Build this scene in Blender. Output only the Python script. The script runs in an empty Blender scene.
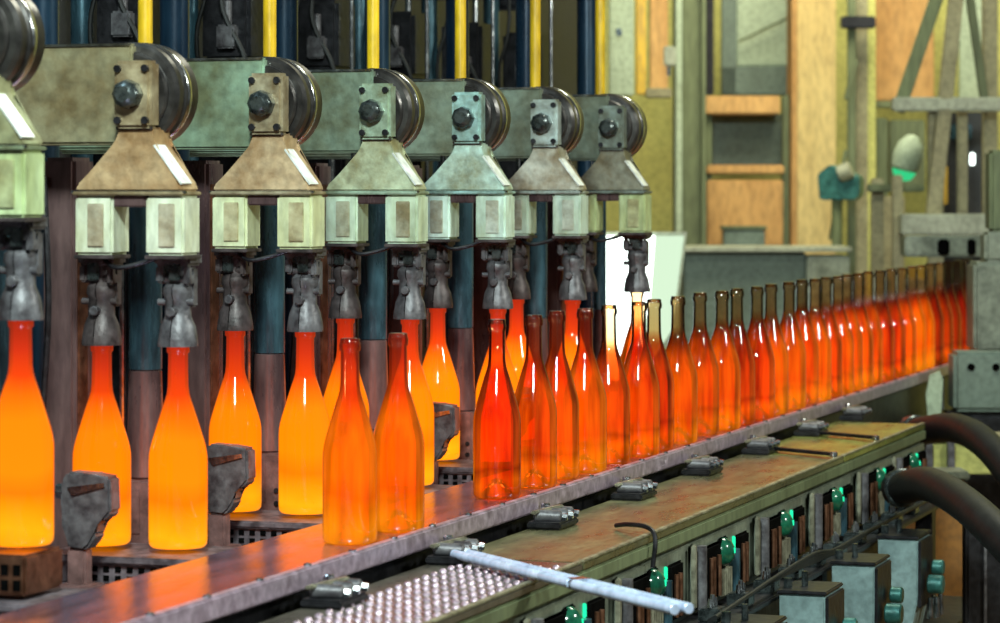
import bpy, bmesh, math, random
from mathutils import Vector, Matrix
random.seed(7)
C = bpy.context.scene.collection
PI = math.pi
F = 3000.0
CAMZ = 1.63
TH = math.atan2(1000.0, F)
cs, sn = math.cos(TH), math.sin(TH)
def at(px, py, d):
    """point at depth d in front of the camera seen at pixel px,py (measuring aid)"""
    r = (px-500)/F*d
    return Vector((-sn*d+cs*r, cs*d+sn*r, CAMZ-(py-190)/F*d))

# ------------------------------------------------------------------ helpers
class MB:
    def __init__(s): s.bm = bmesh.new()
    def box(s, c, size, bev=0.0, rot=None):
        x, y, z = [v/2 for v in size]
        M = Matrix.Translation(Vector(c))
        if rot is not None: M = M @ rot.to_4x4()
        vs = [s.bm.verts.new(M @ Vector((a*x, b*y, e*z))) for a in (-1,1) for b in (-1,1) for e in (-1,1)]
        f = [(0,1,3,2),(4,6,7,5),(0,4,5,1),(2,3,7,6),(0,2,6,4),(1,5,7,3)]
        fs = [s.bm.faces.new([vs[i] for i in q]) for q in f]
        if bev > 0:
            es = list({e for q in fs for e in q.edges})
            bmesh.ops.bevel(s.bm, geom=es, offset=bev, segments=2, affect='EDGES', clamp_overlap=True)
        return s
    def bar(s, p0, p1, w, h, bev=0.0):
        p0, p1 = Vector(p0), Vector(p1); d = p1-p0
        q = d.to_track_quat('Z', 'Y').to_matrix()
        return s.box((p0+p1)/2, (w, h, d.length), bev, q)
    def lathe(s, prof, o=(0,0,0), axis=(0,0,1), seg=24):
        o = Vector(o); q = Vector(axis).to_track_quat('Z', 'Y').to_matrix()
        rings = []
        for r, z in prof:
            if r < 1e-6: rings.append([s.bm.verts.new(o + q @ Vector((0,0,z)))])
            else: rings.append([s.bm.verts.new(o + q @ Vector((r*math.cos(2*PI*i/seg), r*math.sin(2*PI*i/seg), z))) for i in range(seg)])
        for a, b in zip(rings, rings[1:]):
            if len(a) == 1 and len(b) == 1: continue
            for i in range(seg):
                j = (i+1) % seg
                if len(a) == 1: s.bm.faces.new((a[0], b[j], b[i]))
                elif len(b) == 1: s.bm.faces.new((a[i], a[j], b[0]))
                else: s.bm.faces.new((a[i], a[j], b[j], b[i]))
        return s
    def cyl(s, p0, p1, r, r2=None, seg=20, bev=0.0):
        p0, p1 = Vector(p0), Vector(p1); L = (p1-p0).length
        r2 = r if r2 is None else r2
        if bev: prof = [(0,0),(r-bev,0),(r,bev),(r2,L-bev),(r2-bev,L),(0,L)]
        else: prof = [(0,0),(r,0),(r2,L),(0,L)]
        return s.lathe(prof, p0, p1-p0, seg)
    def prism(s, poly, y0, y1, bev=0.0):
        """polygon in XZ extruded along Y"""
        a = [s.bm.verts.new((x, y0, z)) for x, z in poly]; b = [s.bm.verts.new((x, y1, z)) for x, z in poly]
        fs = [s.bm.faces.new(a), s.bm.faces.new(b[::-1])]
        n = len(poly)
        for i in range(n):
            j = (i+1) % n; fs.append(s.bm.faces.new((a[j], a[i], b[i], b[j])))
        if bev:
            es = list({e for q in fs for e in q.edges})
            bmesh.ops.bevel(s.bm, geom=es, offset=bev, segments=2, affect='EDGES', clamp_overlap=True)
        return s
    def tube(s, pts, r, seg=12, sub=6):
        pts = [Vector(p) for p in pts]
        P = [pts[0]*2-pts[1]] + pts + [pts[-1]*2-pts[-2]]
        path = []
        for i in range(1, len(P)-2):
            for k in range(sub):
                t = k/sub; a, b, c, d = P[i-1], P[i], P[i+1], P[i+2]
                path.append(.5*((2*b)+(-a+c)*t+(2*a-5*b+4*c-d)*t*t+(-a+3*b-3*c+d)*t**3))
        path.append(pts[-1])
        n = None; rings = []
        for i, p in enumerate(path):
            t = (path[min(i+1, len(path)-1)]-path[max(i-1, 0)]).normalized()
            if n is None: n = t.orthogonal().normalized()
            n = (n - t*n.dot(t)).normalized(); b = t.cross(n)
            rings.append([s.bm.verts.new(p + r*(math.cos(2*PI*k/seg)*n + math.sin(2*PI*k/seg)*b)) for k in range(seg)])
        for a, b in zip(rings, rings[1:]):
            for k in range(seg): s.bm.faces.new((a[k], a[(k+1)%seg], b[(k+1)%seg], b[k]))
        s.bm.faces.new(rings[0][::-1]); s.bm.faces.new(rings[-1])
        return s
    def build(s, name, mat, parent=None, loc=(0,0,0), smooth=35):
        bmesh.ops.recalc_face_normals(s.bm, faces=s.bm.faces)
        me = bpy.data.meshes.new(name); s.bm.to_mesh(me); s.bm.free()
        me.polygons.foreach_set('use_smooth', [True]*len(me.polygons))
        me.set_sharp_from_angle(angle=math.radians(smooth))
        me.materials.append(mat)
        o = bpy.data.objects.new(name, me); C.objects.link(o); o.location = loc
        if parent: o.parent = parent
        return o
def split(mb, name, mat, parent):
    bm = mb.bm; bm.verts.ensure_lookup_table(); seen = set(); 
    for v0 in bm.verts:
        if v0 in seen: continue
        st = [v0]; isl = []; seen.add(v0)
        while st:
            v = st.pop(); isl.append(v)
            for e in v.link_edges:
                w_ = e.other_vert(v)
                if w_ not in seen: seen.add(w_); st.append(w_)
        nb = MB(); mp_ = {v: nb.bm.verts.new(v.co) for v in isl}
        for f in {f for v in isl for f in v.link_faces}: nb.bm.faces.new([mp_[v] for v in f.verts])
        nb.build(name, mat, parent)
    bm.free()
def tag(o, label=None, cat=None, group=None, kind=None):
    if label: o['label'] = label
    if cat: o['category'] = cat
    if group: o['group'] = group
    if kind: o['kind'] = kind
    return o
def empty(name, loc, label, cat, group=None):
    o = bpy.data.objects.new(name, None); C.objects.link(o); o.location = loc; o.empty_display_size = .05
    return tag(o, label, cat, group)
def copy_tree(o, parent=None):
    c = o.copy(); C.objects.link(c)
    if parent: c.parent = parent
    for ch in [x for x in bpy.data.objects if x.parent == o and x != c]: copy_tree(ch, c)
    return c

# ------------------------------------------------------------------ materials
def newmat(name):
    m = bpy.data.materials.new(name); m.use_nodes = True; nt = m.node_tree; nt.nodes.clear()
    out = nt.nodes.new('ShaderNodeOutputMaterial'); return m, nt, out
def surf(name, c1, c2=None, metal=0.0, rough=.5, scale=10, bump=.15, tint=False, stretch=(1,1,1), c3=None, contrast=(.35,.65), spec=.5, fine=60, world=False):
    m, nt, out = newmat(name); N = nt.nodes.new; L = nt.links.new
    p = N('ShaderNodeBsdfPrincipled'); L(p.outputs[0], out.inputs[0])
    p.inputs['Metallic'].default_value = metal; p.inputs['Specular IOR Level'].default_value = spec
    c2 = c2 or tuple(v*.6 for v in c1)
    tc = N('ShaderNodeTexCoord'); oi = N('ShaderNodeObjectInfo')
    mp = N('ShaderNodeMapping'); mp.inputs['Scale'].default_value = stretch
    va = N('ShaderNodeVectorMath'); va.operation = 'ADD'; sc = N('ShaderNodeMath'); sc.operation = 'MULTIPLY'; sc.inputs[1].default_value = 17
    L(oi.outputs['Random'], sc.inputs[0]); L(tc.outputs['Object'], va.inputs[0]); L(sc.outputs[0], va.inputs[1]); L(va.outputs[0], mp.inputs[0])
    n1 = N('ShaderNodeTexNoise'); n1.inputs['Scale'].default_value = scale; n1.inputs['Detail'].default_value = 8; n1.inputs['Roughness'].default_value = .65; L(mp.outputs[0], n1.inputs['Vector'])
    n2 = N('ShaderNodeTexNoise'); n2.inputs['Scale'].default_value = fine; n2.inputs['Detail'].default_value = 5; L(mp.outputs[0], n2.inputs['Vector'])
    cr = N('ShaderNodeValToRGB'); cr.color_ramp.elements[0].position = contrast[0]; cr.color_ramp.elements[1].position = contrast[1]
    cr.color_ramp.elements[0].color = (*c2, 1); cr.color_ramp.elements[1].color = (*c1, 1)
    if c3:
        e = cr.color_ramp.elements.new(contrast[1]+.12); e.color = (*c3, 1)
    L(n1.outputs['Fac'], cr.inputs[0]); col = cr.outputs[0]
    mx = N('ShaderNodeMix'); mx.data_type = 'RGBA'; mx.blend_type = 'MULTIPLY'; mx.inputs['Factor'].default_value = .5
    L(col, mx.inputs['A']); L(n2.outputs['Color'], mx.inputs['B']); 
    hs = N('ShaderNodeValToRGB'); hs.color_ramp.elements[0].position = .3; hs.color_ramp.elements[1].position = .6; hs.color_ramp.elements[0].color = (.35,.35,.35,1)
    L(n2.outputs['Fac'], hs.inputs[0]); L(hs.outputs[0], mx.inputs['B']); col = mx.outputs['Result']
    if tint:
        m2 = N('ShaderNodeMix'); m2.data_type = 'RGBA'; m2.blend_type = 'MULTIPLY'; m2.inputs['Factor'].default_value = 1
        L(col, m2.inputs['A']); L(oi.outputs['Color'], m2.inputs['B']); col = m2.outputs['Result']
    L(col, p.inputs['Base Color'])
    rr = N('ShaderNodeMapRange'); rr.inputs['To Min'].default_value = max(.05, rough-.12); rr.inputs['To Max'].default_value = min(1, rough+.18)
    L(n1.outputs['Fac'], rr.inputs['Value']); L(rr.outputs[0], p.inputs['Roughness'])
    if bump:
        b = N('ShaderNodeBump'); b.inputs['Strength'].default_value = bump; b.inputs['Distance'].default_value = .004
        L(n2.outputs['Fac'], b.inputs['Height']); L(b.outputs[0], p.inputs['Normal'])
    return m
def glow(name, col, strength):
    m, nt, out = newmat(name); e = nt.nodes.new('ShaderNodeEmission'); e.inputs[0].default_value = (*col, 1); e.inputs[1].default_value = strength
    nt.links.new(e.outputs[0], out.inputs[0]); return m

def hot_glass():
    m, nt, out = newmat('hot_glass'); N = nt.nodes.new; L = nt.links.new
    tc = N('ShaderNodeTexCoord'); oi = N('ShaderNodeObjectInfo'); sx = N('ShaderNodeSeparateXYZ'); L(tc.outputs['Object'], sx.inputs[0])
    h = N('ShaderNodeMath'); h.operation = 'DIVIDE'; h.inputs[1].default_value = .308; L(sx.outputs['Z'], h.inputs[0])
    nz = N('ShaderNodeTexNoise'); nz.inputs['Scale'].default_value = 9; nz.inputs['Detail'].default_value = 1
    va = N('ShaderNodeVectorMath'); va.operation = 'ADD'; s0 = N('ShaderNodeMath'); s0.operation = 'MULTIPLY'; s0.inputs[1].default_value = 31
    L(oi.outputs['Random'], s0.inputs[0]); L(tc.outputs['Object'], va.inputs[0]); L(s0.outputs[0], va.inputs[1]); L(va.outputs[0], nz.inputs['Vector'])
    nm = N('ShaderNodeMapRange'); nm.inputs['To Min'].default_value = -.07; nm.inputs['To Max'].default_value = .07; L(nz.outputs['Fac'], nm.inputs['Value'])
    ha = N('ShaderNodeMath'); ha.operation = 'ADD'; L(h.outputs[0], ha.inputs[0]); L(nm.outputs[0], ha.inputs[1])
    def ramp(stops):
        r = N('ShaderNodeValToRGB'); el = r.color_ramp.elements
        el[0].position, el[0].color = stops[0][0], (*stops[0][1], 1); el[1].position, el[1].color = stops[-1][0], (*stops[-1][1], 1)
        for p_, c_ in stops[1:-1]:
            e = el.new(p_); e.color = (*c_, 1)
        L(ha.outputs[0], r.inputs[0]); return r
    hot = ramp([(0,(1,.27,.003)),(.07,(1,.31,.004)),(.17,(1,.22,.002)),(.24,(.95,.145,.001)),(.34,(1,.19,.001)),(.55,(.95,.18,.001)),(.66,(.72,.11,.001)),(.74,(.48,.040,.002)),(.86,(.34,.022,.004)),(1,(.18,.012,.003))])
    cool = ramp([(0,(.26,.022,.0006)),(.10,(.44,.058,.001)),(.17,(.17,.010,.0004)),(.20,(.32,.030,.0006)),(.38,(.30,.026,.0006)),(.5,(.20,.012,.0004)),(.66,(.11,.005,.0003)),(.76,(.035,.0015,.0002)),(1,(.005,.0005,.0))])  # sharp band low down paints the base's refraction into the glow
    sep = N('ShaderNodeSeparateColor'); L(oi.outputs['Color'], sep.inputs[0])
    mixc = N('ShaderNodeMix'); mixc.data_type = 'RGBA'; L(sep.outputs[0], mixc.inputs['Factor']); L(cool.outputs[0], mixc.inputs['A']); L(hot.outputs[0], mixc.inputs['B'])
    # cooled clear neck (blue channel of the object colour)
    nk = N('ShaderNodeMapRange'); nk.interpolation_type = 'SMOOTHSTEP'; nk.inputs['From Min'].default_value = .56; nk.inputs['From Max'].default_value = .76; L(ha.outputs[0], nk.inputs['Value'])
    nb = N('ShaderNodeMath'); nb.operation = 'MULTIPLY'; L(nk.outputs[0], nb.inputs[0]); L(sep.outputs[2], nb.inputs[1])
    ni = N('ShaderNodeMath'); ni.operation = 'SUBTRACT'; ni.inputs[0].default_value = 1; L(nb.outputs[0], ni.inputs[1])
    nf = N('ShaderNodeMath'); nf.operation = 'MULTIPLY'; L(ni.outputs[0], nf.inputs[0]); L(sep.outputs[0], nf.inputs[1])
    # drawn streaks in the glass wall
    ws = N('ShaderNodeTexNoise'); ws.inputs['Scale'].default_value = 55; ws.inputs['Detail'].default_value = 3; wm = N('ShaderNodeMapping'); wm.inputs['Scale'].default_value = (1,1,.10)
    L(va.outputs[0], wm.inputs[0]); L(wm.outputs[0], ws.inputs['Vector'])
    wr = N('ShaderNodeMapRange'); wr.inputs['From Min'].default_value = .3; wr.inputs['From Max'].default_value = .7; wr.inputs['To Min'].default_value = .25; wr.inputs['To Max'].default_value = 1.9; L(ws.outputs['Fac'], wr.inputs['Value'])
    wmix = N('ShaderNodeMix'); L(sep.outputs[0], wmix.inputs['Factor']); L(wr.outputs[0], wmix.inputs['A']); wmix.inputs['B'].default_value = 1.0
    # glass colour seen through
    tcool = ramp([(0,(.55,.08,.01)),(.5,(.60,.12,.02)),(.7,(.68,.25,.08)),(.8,(.86,.66,.44)),(1,(.84,.68,.50))])
    thot = ramp([(0,(.22,.03,.0)),(.6,(.25,.03,.0)),(1,(.35,.05,.01))])
    mixt = N('ShaderNodeMix'); mixt.data_type = 'RGBA'; L(nf.outputs[0], mixt.inputs['Factor']); L(tcool.outputs[0], mixt.inputs['A']); L(thot.outputs[0], mixt.inputs['B'])
    lw = N('ShaderNodeLayerWeight'); lw.inputs['Blend'].default_value = .35
    # thicker glass towards the rim: darker
    edge = N('ShaderNodeMapRange'); edge.inputs['From Min'].default_value = .55; edge.inputs['From Max'].default_value = 1.0; edge.inputs['To Min'].default_value = 1; edge.inputs['To Max'].default_value = .35
    L(lw.outputs['Facing'], edge.inputs['Value'])
    mt = N('ShaderNodeVectorMath'); mt.operation = 'SCALE'; L(mixt.outputs['Result'], mt.inputs[0]); L(edge.outputs[0], mt.inputs['Scale'])
    tr = N('ShaderNodeBsdfTransparent'); L(mt.outputs[0], tr.inputs[0])
    em = N('ShaderNodeEmission'); L(mixc.outputs['Result'], em.inputs[0])
    st = N('ShaderNodeMapRange'); st.inputs['To Min'].default_value = 0; st.inputs['To Max'].default_value = 2.0; L(sep.outputs[1], st.inputs['Value'])
    e2 = N('ShaderNodeMapRange'); e2.inputs['From Min'].default_value = .6; e2.inputs['To Min'].default_value = 1; e2.inputs['To Max'].default_value = .55; L(lw.outputs['Facing'], e2.inputs['Value'])
    ms = N('ShaderNodeMath'); ms.operation = 'MULTIPLY'; L(st.outputs[0], ms.inputs[0]); L(e2.outputs[0], ms.inputs[1]); ma = N('ShaderNodeMath'); ma.operation = 'MULTIPLY'; L(ms.outputs[0], ma.inputs[0]); L(ni.outputs[0], ma.inputs[1]); mb2 = N('ShaderNodeMath'); mb2.operation = 'MULTIPLY'; L(ma.outputs[0], mb2.inputs[0]); L(wmix.outputs[0], mb2.inputs[1]); L(mb2.outputs[0], em.inputs[1])
    ad = N('ShaderNodeAddShader'); L(tr.outputs[0], ad.inputs[0]); L(em.outputs[0], ad.inputs[1])
    gl = N('ShaderNodeBsdfGlossy'); gl.inputs['Roughness'].default_value = .045
    fr = N('ShaderNodeFresnel'); fr.inputs[0].default_value = 1.45
    mx = N('ShaderNodeMixShader'); L(fr.outputs[0], mx.inputs[0]); L(ad.outputs[0], mx.inputs[1]); L(gl.outputs[0], mx.inputs[2])
    L(mx.outputs[0], out.inputs[0]); return m

M = dict(
    glass=hot_glass(),
    hood=surf('worn_painted_steel', (.62,.60,.50), (.30,.22,.13), .35, .42, 14, .25, True, c3=(.75,.75,.68)),
    casing=surf('pale_casing_steel', (.78,.86,.76), (.50,.52,.36), .2, .3, 16, .15, True, (1,1,.4)),
    arm=surf('green_grey_arm', (.24,.28,.22), (.12,.105,.06), .3, .45, 9, .2, True, c3=(.36,.43,.37)),
    white=surf('bright_slope_white', (.80,.84,.80), (.6,.64,.58), .1, .35, 20, .1),
    disc=surf('dark_disc_steel', (.085,.08,.075), (.03,.028,.028), .75, .3, 20, .2, c3=(.14,.13,.12)),
    plate=surf('bolted_plate_steel', (.50,.56,.52), (.24,.22,.16), .5, .35, 25, .25, True),
    nut=surf('dark_nut_steel', (.10,.12,.12), (.03,.04,.04), .7, .25, 60, .3),
    black=surf('black_steel', (.022,.022,.026), (.007,.007,.009), .5, .4, 30, .3),
    hole=surf('black_void', (.003,.003,.003), (.001,.001,.001), 0, .9, 30, 0, spec=.02),
    tong=surf('tong_steel', (.15,.15,.16), (.045,.04,.045), .35, .42, 40, .35, c3=(.25,.24,.25)),
    tongdark=surf('sooty_tong_steel', (.10,.08,.08), (.03,.024,.024), .4, .45, 40, .4, c3=(.13,.10,.09)),
    blue=surf('blue_steel', (.065,.155,.20), (.015,.035,.05), .45, .25, 26, .3, False, (1,1,.2), c3=(.12,.24,.28)),
    navy=surf('dark_blue_pipe', (.012,.04,.07), (.004,.012,.028), .4, .25, 10, .1, False, (1,1,.2)),
    chrome=surf('bright_steel', (.7,.74,.76), (.35,.37,.4), 1.0, .18, 50, .15),
    brown=surf('sooty_brown_column', (.20,.13,.125), (.07,.04,.045), .5, .26, 14, .3, False, (1,1,.25), c3=(.28,.20,.20)),
    pinkm=surf('warm_grey_block', (.32,.19,.18), (.14,.085,.08), .45, .3, 20, .25),  # red lean takes some of the bottles' glow into the colour
    yellow=surf('yellow_paint', (.80,.52,.01), (.50,.30,.01), 0, .35, 20, .1, False, (1,1,.3)),
    deck=surf('dirty_machine_deck', (.20,.16,.18), (.07,.055,.065), .4, .38, 25, .6, c3=(.2,.17,.18)),
    deadplate=surf('dead_plate_steel', (.2,.17,.19), (.07,.06,.07), .4, .4, 30, .4),
    belt=surf('conveyor_belt_steel', (.46,.40,.62), (.22,.18,.30), .9, .17, 7, .15, False, (3,.5,1), c3=(.4,.37,.48)),  # grey steel, with the purplish light it mirrors put into the colour
    rail=surf('worn_rail_steel', (.58,.46,.56), (.3,.22,.27), .5, .3, 40, .35, c3=(.75,.62,.72)),  # pink of the bottle glow is mixed into the steel colour
    table=surf('worn_olive_table', (.27,.26,.16), (.14,.13,.08), .6, .27, 9, .2, True, (2,.7,1), c3=(.34,.32,.22)),
    tableedge=surf('table_edge_strip', (.34,.33,.22), (.2,.18,.11), .5, .4, 30, .2),
    panel=surf('green_grey_panel', (.26,.30,.23), (.13,.15,.115), .3, .45, 16, .2),
    beige=surf('ribbed_beige_metal', (.33,.33,.24), (.17,.16,.11), .4, .4, 30, .2),
    copper=surf('copper_tube', (.40,.20,.12), (.2,.09,.05), .9, .3, 40, .1),
    greenled=glow('green_indicator', (.02,.9,.42), 1.3),
    greenglass=surf('green_lens', (.01,.12,.06), (.004,.05,.03), 0, .1, 30, 0),
    jbox=surf('blue_grey_enclosure', (.26,.38,.38), (.17,.25,.25), .2, .4, 12, .12),
    teal=surf('teal_fitting', (.05,.20,.18), (.02,.09,.08), .4, .35, 30, .2),
    rubber=surf('black_rubber', (.012,.014,.014), (.006,.007,.007), 0, .5, 12, .1, spec=.3),
    bluebar=surf('pale_blue_bar', (.62,.74,.95), (.45,.56,.78), .15, .22, 20, .1, False, (1,1,.2)),
    wallg=surf('yellow_green_wall', (.60,.58,.18), (.42,.44,.13), 0, .8, 1.3, .1, contrast=(.3,.7)),
    walldark=surf('dark_machine_wall', (.03,.034,.036), (.010,.012,.014), .2, .5, 5, .3, c3=(.07,.075,.075)),
    palegreen=surf('pale_green_panel', (.42,.52,.38), (.32,.40,.28), 0, .7, 2, .05),
    tan=surf('tan_board', (.60,.36,.13), (.40,.21,.06), 0, .7, 4, .1, False, (1,1,.3)),
    yboard=surf('yellow_tan_pillar', (.66,.52,.22), (.50,.36,.13), 0, .7, 3, .1, False, (1,1,.3)),
    olive=surf('olive_steel', (.16,.20,.10), (.09,.11,.05), .1, .6, 4, .1, False, (1,1,.2)),
    greyteal=surf('grey_teal_sheet', (.16,.22,.18), (.10,.14,.11), .1, .55, 3, .05),
    scaff=surf('weathered_frame', (.36,.34,.20), (.22,.20,.11), .2, .6, 6, .1),
    palegrey=surf('pale_grey_frame', (.42,.45,.34), (.28,.30,.22), .2, .5, 6, .1),
    floor=surf('amber_concrete_floor', (.34,.19,.06), (.18,.09,.03), 0, .6, 2, .1),
    amber=surf('amber_sheet', (.30,.13,.02), (.16,.065,.01), .1, .5, 4, .1),
    lampg=glow('white_lamp_glow', (.86,1,.93), 4.5),
    lampg2=glow('pale_green_lamp_glow', (.66,.86,.62), 1.1),
)

# ------------------------------------------------------------------ hot bottle
BP = [(0,.034),(.010,.031),(.022,.018),(.030,.006),(.034,.001),(.038,.001),(.0410,.006),(.0415,.014),(.0415,.08),(.0415,.128),(.0410,.138),
      (.0396,.147),(.0372,.157),(.0290,.185),(.0215,.210),(.0180,.2205),(.0158,.229),(.0146,.240),(.0141,.262),(.0138,.286),(.0138,.288),(.0160,.290),(.0162,.299),(.0150,.302),
      (.0146,.307),(.0132,.308),(.0105,.307),(.0100,.300)]
bottle0 = MB().lathe([(r,z) for r,z in BP], seg=40).build('glass_bottle', M['glass'], smooth=60)
_used = [False]
def bottle(x, y, z, heat, bright, label, group, neck=0.0):
    if heat > .9: bright *= 1.5
    o = bottle0 if not _used[0] else bottle0.copy()
    if _used[0]: C.objects.link(o)
    _used[0] = True
    if heat > .9: o.scale = (1.06,1.06,1)
    o.location = (x, y, z); o.rotation_euler = (0,0,random.uniform(0,6)); o.color = (heat, bright, neck, 1)
    return tag(o, label, 'bottle', group)

ORD = ['first','second','third','fourth','fifth','sixth','seventh','eighth','ninth','tenth','eleventh','twelfth','thirteenth','fourteenth','fifteenth','sixteenth','seventeenth','eighteenth','nineteenth','twentieth','twenty-first','twenty-second','twenty-third','twenty-fourth','twenty-fifth','twenty-sixth','twenty-seventh','twenty-eighth','twenty-ninth','thirtieth','thirty-first','thirty-second','thirty-third','thirty-fourth','thirty-fifth','thirty-sixth']
Z0 = 1.0975                    # belt surface
XB = -1.645
def yat(px, X): 
    k = (px-500)/F
    return -X*(cs+k*sn)/(sn-k*cs)
row = [(350,.8,.52),(398,.75,.48),(497,.08,.46),(534,.3,.48),(557,.38,.48),(585,.75,.42),(609,.18,.5),(639,.25,.5),(654,.1,.5),(678,.5,.45),(700,.3,.5),(722,.45,.5),(737,.1,.5),(757,.12,.5),
       (771,.6,.5),(789,.65,.45),(802,.3,.5),(814,.55,.5),(826,.2,.5),(838,.5,.5),(847,.45,.5),(858,.5,.5),(868,.4,.5),(880,.15,.45),(891,.2,.5),(902,.5,.5),(912,.8,.5),(921,.75,.5),(930,.05,.27),(939,.15,.33),(948,.15,.3),(957,.0,.28),(966,.0,.24)]
py_ = 0
for i, (px, ht, br) in enumerate(row):
    X = XB + (0, .012, 0, .004, -.008, .006)[i % 6]
    yy = max(yat(px, X), py_+.088); py_ = yy
    look = 'bright orange' if ht > .6 else ('orange' if ht > .35 else ('red-orange' if ht > .14 else 'dull dark red'))
    lab = 'glowing %s glass bottle standing on the conveyor, %s from its near end' % (look, ORD[i])
    if i == 0: lab = 'nearest glowing orange glass bottle on the conveyor, frontmost of the row'
    if i == len(row)-1: lab = 'farthest dull red glass bottle at the far right end of the conveyor row'
    bottle(X, yy, Z0+.001, ht*(.62 if i > 1 else .75), br*1.12, lab, 'glass bottles in a row on the conveyor', (.1,.1,.3,.5,.45,.5)[i] if i < 6 else .97)

# ------------------------------------------------------------------ sections
S0, PITCH, XS = 4.08, .5, -1.9265
SEC = list(range(-1, 6))
AN = ['leftmost, half cut off', 'second from the left', 'third from the left', 'fourth from the left', 'fifth from the left', 'sixth from the left', 'rightmost and farthest']
def rel(z): return z - 1.0975
def make_arm():
    t = empty('takeout_arm', (XS, S0, 1.0975), 'x', 'machine arm')
    cz = rel(1.7725)
    # arm beam (towards -X) and round end
    m = MB(); pts = []
    R = .075
    pts = [(.004, cz-R), (.004, cz+R), (-.62, cz+R), (-.62, cz-R)]
    m.prism(pts, -.037, .062, .004); m.build('arm_beam', M['arm'], t)
    MB().box((-.308,-.0385,cz+R-.002),(.62,.003,.004)).build('top_highlight', M['chrome'], t)  # added bright strip, draws the highlight along the beam's top edge
    m = MB().lathe([(0,0),(.060,0),(.063,.004),(.063,.009),(.072,.010),(.0775,.016),(.0775,.030),(.0740,.033),(.0740,.040),(.0775,.043),(.0775,.082),(.0740,.085),(0,.085)], (-.005,-.032,cz), (0,1,0), 48)
    m.build('pivot_disc', M['disc'], t)
    m = MB().lathe([(.0778,.046),(.0785,.047),(.0785,.058),(.0778,.059)], (-.005,-.032,cz), (0,1,0), 48); m.build('disc_band', M['chrome'], t)
    # bolted plate
    pl = MB().box((.020,-.054,cz-.002), (.060,.034,.100), .005).build('mounting_plate', M['plate'], t)
    n = MB().lathe([(0,0),(.012,.0),(.019,.005),(.021,.010),(.022,.020),(.022,.030)], (.017,-.098,cz-.002), (0,1,0), 8)
    n.build('pivot_nut', M['nut'], t)
    for sx in (-1,1):
        for sz in (-1,1):
            MB().cyl((.020+sx*.022, -.076, cz-.002+sz*.038), (.020+sx*.022,-.070,cz-.002+sz*.038), .0058, seg=8).build('bolt', M['black'], t)
    # hood: narrow neck that flares
    zt, zb = rel(1.722), rel(1.628)
    h = MB()
    h.prism([(-.009,zt),(.047,zt),(.047,zt-.018),(.050,zt-.026),(.092,zb+.010),(.094,zb),(-.078,zb),(-.076,zb+.010),(-.014,zt-.026),(-.009,zt-.018)], -.058, .004, .003)
    h.build('hood', M['hood'], t)
    MB().box((.019,-.060,zt-.001),(.058,.006,.005),.001).build('seam_strip', M['tongdark'], t)
    MB().bar((.0505,-.042,zt-.026),(.0945,-.042,zb+.011),.036,.003).build('slope_highlight', M['white'], t)  # added white strip, brightness of the hood's right slope as colour
    MB().box((.008,-.028,zb-.003),(.178,.070,.006),.0015).build('hood_lip', M['plate'], t)
    for sx in (-1,1):
        c = MB(); x0 = .008+sx*.0575
        c.box((x0,-.026,zb-.050),(.062,.060,.088),.004)
        k = c.build('casing', M['casing'], t)
        MB().box((x0+.004,-.0572,zb-.050),(.026,.004,.064),.0012).build('inset_panel', M['hood'], k)  # tan tone paints the orange reflection on the casing face
        MB().box((x0,-.026,zb-.097),(.064,.062,.006),.001).build('casing_foot', M['tongdark'], k)
    MB().box((.008,-.045,zb-.014),(.052,.018,.018),.002).build('bridge_block', M['brown'], t)
    zk = rel(1.3975)
    for sx, mt in ((-1,M['tongdark']),(1,M['tong'])):
        x0 = -.0005+sx*.0625
        g = MB()
        g.box((x0,.0,zk+.130),(.058,.050,.020),.004); g.box((x0-.022,-.012,zk+.108),(.012,.018,.026),.003); g.box((x0+.023,-.016,zk+.106),(.010,.014,.030),.003); g.cyl((x0+.010,-.030,zk+.128),(x0+.010,-.02,zk+.128),.005,seg=8); g.cyl((x0-.016,-.030,zk+.130),(x0-.016,-.02,zk+.130),.004,seg=8); g.cyl((x0,0,zk+.085),(x0,0,zk+.12),.014)
        g.box((x0-.018,.012,zk+.085),(.010,.02,.055),.003); g.box((x0+.020,.010,zk+.088),(.008,.02,.06),.003)
        g.cyl((x0-.026,-.006,zk+.100),(x0+.026,-.006,zk+.100),.007)
        g.cyl((x0-.030,-.004,zk+.066),(x0+.028,-.004,zk+.066),.005)
        tg = g.build('tong', mt, t)
        # two jaws, bell shaped, round the bottle finish
        for sd in (-1,1):
            j = MB()
            prof = [(0,.098),(.010,.097),(.0165,.088),(.0175,.078),(.0145,.070),(.0150,.045),(.020,.030),(.0265,.016),(.0280,.004),(.0275,0),(.0190,0),(.0185,.012),(0,.014)]
            seg = 12; rings = []
            for r, z in prof:
                r = r*(1.06 if z < .03 else 1.28)
                rings.append([j.bm.verts.new((x0+sd*(.0008+r*math.sin(PI*i/seg)), -r*math.cos(PI*i/seg), zk+z)) for i in range(seg+1)])
            for a, b in zip(rings, rings[1:]):
                for i in range(seg): 
                    if (a[i].co-a[i+1].co).length+(b[i].co-b[i+1].co).length > 1e-6: j.bm.faces.new((a[i],a[i+1],b[i+1],b[i]))
            j.build('jaw', mt, tg)
        MB().cyl((x0,-.030,zk+.052),(x0,-.014,zk+.052),.0075,seg=8,bev=.001).build('jaw_bolt', M['tong'], tg)
        l = MB(); l.box((x0+sx*.004,-.021,zk+.112),(.018,.006,.030),.002); l.cyl((x0-.006,-.026,zk+.118),(x0-.006,-.02,zk+.118),.006,seg=8)
        l.build('link', M['nut'], tg)
    MB().box((.008,-.0565,zb-.001),(.186,.004,.004)).build('lip_trim', M['chrome'], t)
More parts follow.
